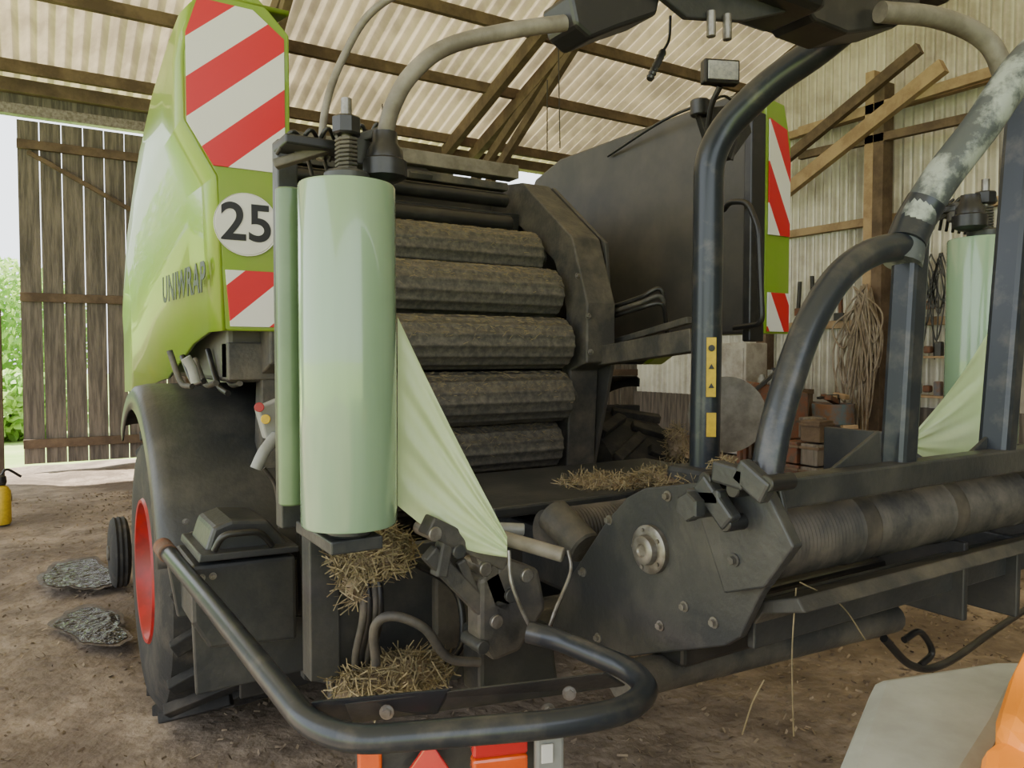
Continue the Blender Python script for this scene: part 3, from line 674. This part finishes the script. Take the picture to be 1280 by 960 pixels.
# puddles
def blob(name,cx,cy,rx,ry,seed,z,m,parent,k0=1.0,amp=1.0):
    rnd=random.Random(seed); n=140; ph=[rnd.uniform(0,6.28) for _ in range(6)]
    pts=[]
    for i in range(n):
        a=2*math.pi*i/n; k=k0+amp*(.15*math.sin(2*a+ph[0])+.11*math.sin(3*a+ph[1])+.07*math.sin(5*a+ph[2])+.035*math.sin(9*a+ph[3])+.02*math.sin(15*a+ph[4]))
        pts.append(M(cx+rx*k*math.cos(a),cy-ry*k*math.sin(a),Z=z))
    obj(name,pts,[tuple(range(n))],m,parent)
def puddle(cx,cy,rx,ry,seed):
    e=empty('puddle')
    blob('damp_edge',cx,cy,rx,ry,seed,.027,m_damp,e,1.15,1.2); blob('water',cx,cy,rx,ry,seed,.031,m_water,e)
puddle(100,718,38,20,3); puddle(116,782,44,20,5)
# ------------------------------------------------ right background
wbn=empty('workbench')
by0,by1=7.4,8.0
box2('bench_top',(9.2,by0,.98),(10.0,by1,1.05),m_wood,wbn)
for i,(xx,yy) in enumerate([(9.25,by0+.06),(9.25,by1-.06),(9.95,by0+.06),(9.95,by1-.06)]): box('bench_leg_%d'%i,(xx,yy,.49),(.09,.09,1.0),m_wood,wbn)
box2('bench_shelf',(9.25,by0+.05,.35),(9.95,by1-.05,.4),m_wood,wbn)
rnd=random.Random(4)
for i in range(44):
    y=rnd.uniform(by0+.08,by1-.08); x=rnd.uniform(9.3,9.9); h_=rnd.uniform(.08,.34); mm=rnd.choice([m_rust,m_blue,m_dark,m_woodl,m_grey,m_cab,m_dusty,m_rust])
    z=1.05 if i%3 else .4
    if i%4: box('crate_%d'%i,(x,y,z+h_/2),(rnd.uniform(.06,.2),rnd.uniform(.06,.16),h_),mm,wbn,(0,0,rnd.uniform(0,1)),.01)
    else: lathe('tin_%d'%i,(x,y,z),(0,0,1),[(0,.06),(h_*.8,.06),(h_,.04),(h_+.02,.04)],mm,wbn,16)
dm=empty('oil_drum'); dm.location=M(1040,578,Z=0)
lathe('drum_shell',(0,0,0),(0,0,1),[(0,.27),(.02,.29),(.27,.28),(.29,.295),(.31,.28),(.56,.28),(.58,.295),(.60,.28),(.84,.29),(.86,.28),(.85,.26)],m_blue,dm,32)
lathe('drum_bung',(.12,0,.855),(0,0,1),[(0,.03),(.02,.03),(.022,.02)],m_dusty,dm,12)
for i in range(9):
    box('offcut_%d'%i,(rnd.uniform(-.12,.12),rnd.uniform(-.12,.12),.87+rnd.uniform(.03,.12)),(rnd.uniform(.08,.3),rnd.uniform(.04,.1),rnd.uniform(.03,.08)),rnd.choice([m_rust,m_dark,m_woodl]),dm,(0,rnd.uniform(-.3,.3),rnd.uniform(0,3)),.006)
rh=empty('rusty_hopper'); c0=M(962,588,Z=0)
prism('hopper_side',[c0+Vector(v) for v in [(-.5,.3,.35),(.4,-.3,.45),(.4,-.3,1.05),(-.2,.1,1.2),(-.5,.3,.9)]],(.3,.4,0),m_rust,rh,.02)
for i,s in enumerate([(-.3,.25),(.3,-.15),(.1,.5),(.5,.1)]): box('hopper_leg_%d'%i,c0+Vector((s[0],s[1],.2)),(.06,.06,.45),m_rust,rh)
beam('hopper_lever',c0+Vector((-.4,.2,.9)),c0+Vector((.1,-.1,1.40)),.05,.05,m_dark,rh)
sp_=empty('scrap_pile'); c1=M(1085,590,Z=0)
for i in range(26):
    x=c1.x+rnd.uniform(-.35,.3); y=c1.y+rnd.uniform(-.3,.25); L=rnd.uniform(.12,.4); h_=rnd.uniform(.05,.2)
    box('scrap_%d'%i,(x,y,h_/2+rnd.uniform(0,.45)*(1 if i>12 else .2)),(L,rnd.uniform(.08,.2),h_),rnd.choice([m_rust,m_dark,m_wood,m_woodl,m_dusty]),sp_,(rnd.uniform(-.2,.2),rnd.uniform(-.3,.3),rnd.uniform(0,3)),.01)
wbd=empty('pale_cabinet')
cx_,cy_=9.6,8.5
box('carcass',(cx_,cy_,.88),(.5,.7,1.75),m_cab,wbd,None,.02)
box('door_leaf',(cx_-.26,cy_,.9),(.02,.62,1.55),m_cab,wbd,None,.01)
cyl('knob',(cx_-.3,cy_-.25,.95),(cx_-.27,cy_-.25,.95),.02,m_dark,wbd)
rp=empty('hanging_ropes'); ps=[]
pc=M(1080,380,X=10.3)
for i in range(44):
    y=pc.y+random.uniform(-.22,.28); x=10.3+random.uniform(-.10,.08); L=random.uniform(.5,2.1); w=random.uniform(.05,.22)
    z=2.45+random.uniform(-.25,.15); yo=random.uniform(-.12,.12)
    ps.append(sweep(cr([Vector((x,pc.y+yo,z)),Vector((x-.03,y-w,z-.5*L)),Vector((x,y,z-L)),Vector((x+.03,y+w,z-.5*L)),Vector((x,pc.y+yo,z))]),.013,6))
multi('coils',ps,m_rope,rp,True); rp.parent=wr
sh=empty('wall_shelf'); sp=M(1165,445,X=10.7)
for dz in (0,-.55):
    box2('shelf_board_%d'%int(-dz*10),(10.5,sp.y-.5,sp.z-.03+dz),(10.82,sp.y+.35,sp.z+dz),m_woodl,sh)
    for i in range(6): box('jar_%d'%i,(10.66,sp.y-.42+i*.15,sp.z+.09+dz),(.1,.1,.1+.03*(i%3)*2),rnd.choice([m_rust,m_blue,m_dark,m_woodl]),sh,None,.02)
for i,k in enumerate((-.5,.33)): box2('shelf_upright_%d'%i,(10.5,sp.y+k-.03,0),(10.56,sp.y+k+.03,sp.z),m_wood,sh)
wt=empty('wall_hung_tools'); wt.parent=wr
for i,(px,py,L) in enumerate([(1150,345,.5),(1165,350,.35),(1135,352,.3),(1015,345,.6),(1030,350,.45),(1000,352,.5),(1050,340,.7)]):
    p=M(px,py,X=10.78); beam('tool_%d'%i,p,p+Vector((0,.03*(i%3-1),-L)),.05,.05,m_dark if i%2 else m_rust,wt); box('tool_head_%d'%i,p+Vector((0,0,-L)),(.06,.16,.12),m_rust if i%2 else m_dark,wt)
cab=empty('hanging_cable_bundle'); cab.parent=wr; ps=[]
for i in range(16):
    p=M(1130+rnd.uniform(-14,50),335+rnd.uniform(-20,10),X=10.75); L=rnd.uniform(.5,1.5); ww=rnd.uniform(.03,.12)
    ps.append(sweep(cr([p,p+Vector((0,ww,-.5*L)),p+Vector((0,0,-L)),p+Vector((0,-ww,-.5*L)),p]),.012,6))
multi('loops',ps,m_dark,cab,True)
ct=empty('storage_crates'); k=M(1003,606,Z=0)
for i in range(12):
    lay=i//4; j=i%4; 
    if i in (9,10): continue
    box('crate_%d'%i,(k.x+(j%2)*.30-.15,k.y+(j//2)*.28-.3,.02+lay*.27+.125),(rnd.uniform(.22,.28),rnd.uniform(.2,.26),.25),rnd.choice([m_rust,m_wood,m_blue,m_dusty,m_board,m_cab]),ct,(0,0,rnd.uniform(-.08,.08)),.012)
    box('crate_slat_%d'%i,(k.x+(j%2)*.30-.15,k.y+(j//2)*.28-.3,.02+lay*.27+.2),(.29,.27,.03),m_wood,ct,None,.004)
yb=empty('yellow_grease_pump'); yb.location=M(2,655,Z=0)
lathe('body',(0,0,0),(0,0,1),[(0,.07),(.02,.08),(.30,.08),(.34,.06),(.36,.03)],m_yel,yb,20)
lathe('cap',(0,0,.36),(0,0,1),[(0,.04),(.03,.05),(.08,.045),(.10,.02)],m_blk,yb,16)
tube('handle',[(0,0,.44),(.05,.02,.5),(.16,.05,.42)],.012,m_blk,yb)
q=M(4,625,Z=0)
pl=empty('timber_prop')
box2('prop',(q.x-.08,q.y-.05,-.02),(q.x+.02,q.y+.05,2.05),m_wood,pl)
box2('prop_foot',(q.x-.14,q.y-.1,-.02),(q.x+.08,q.y+.1,.05),m_wood,pl)
# ------------------------------------------------ near grey/orange machine, lower right
nm=empty('compact_loader')
tq=[M(1090,845,Z=1.12),M(1240,822,Z=1.12),M(1300,822,Z=1.12),M(1262,905,Z=1.12),M(1222,975,Z=1.12),M(1150,1060,Z=1.12),M(1020,1010,Z=1.12)]
prism('ballast_block',tq,(0,0,-.45),m_greyl,nm,.02)
prism('orange_body',[M(1240,895,Z=1.17),M(1262,830,Z=1.2),M(1285,785,Z=1.22),M(1420,780,Z=1.22),M(1420,930,Z=1.16),M(1290,938,Z=1.16)],(0,0,-.5),m_orange,nm,.02)
prism('orange_foot',[M(1228,932,Z=1.15),M(1245,918,Z=1.15),M(1400,940,Z=1.15),M(1400,1000,Z=1.15),M(1220,990,Z=1.15)],(0,0,-.3),m_orange,nm,.015)
q=tq[0]; r=tq[4]
box('frame_leg',((q.x+r.x)/2+.02,(q.y+r.y)/2,.33),(.12,.12,.7),m_grey,nm)
# ================================================ light
w=bpy.data.worlds.new('World'); bpy.context.scene.world=w; w.use_nodes=True
w.node_tree.nodes['Background'].inputs[0].default_value=(.90,.95,1,1); w.node_tree.nodes['Background'].inputs[1].default_value=3.3
s=bpy.data.lights.new('sun','SUN'); s.energy=27; s.color=(1,.92,.78); s.angle=.01
so=bpy.data.objects.new('sun',s); bpy.context.collection.objects.link(so)
dv=Vector((.75,-.38,-.9)); so.rotation_euler=dv.to_track_quat('-Z','Y').to_euler()
# ================================================ camera
cd=bpy.data.cameras.new('camera'); co=bpy.data.objects.new('camera',cd); bpy.context.collection.objects.link(co)
cd.sensor_width=36; cd.lens=36*960/1280; cd.clip_start=.05
Mx=Matrix((RT,UP,-FW)).transposed().to_4x4(); Mx.translation=CAM; co.matrix_world=Mx
bpy.context.scene.camera=co
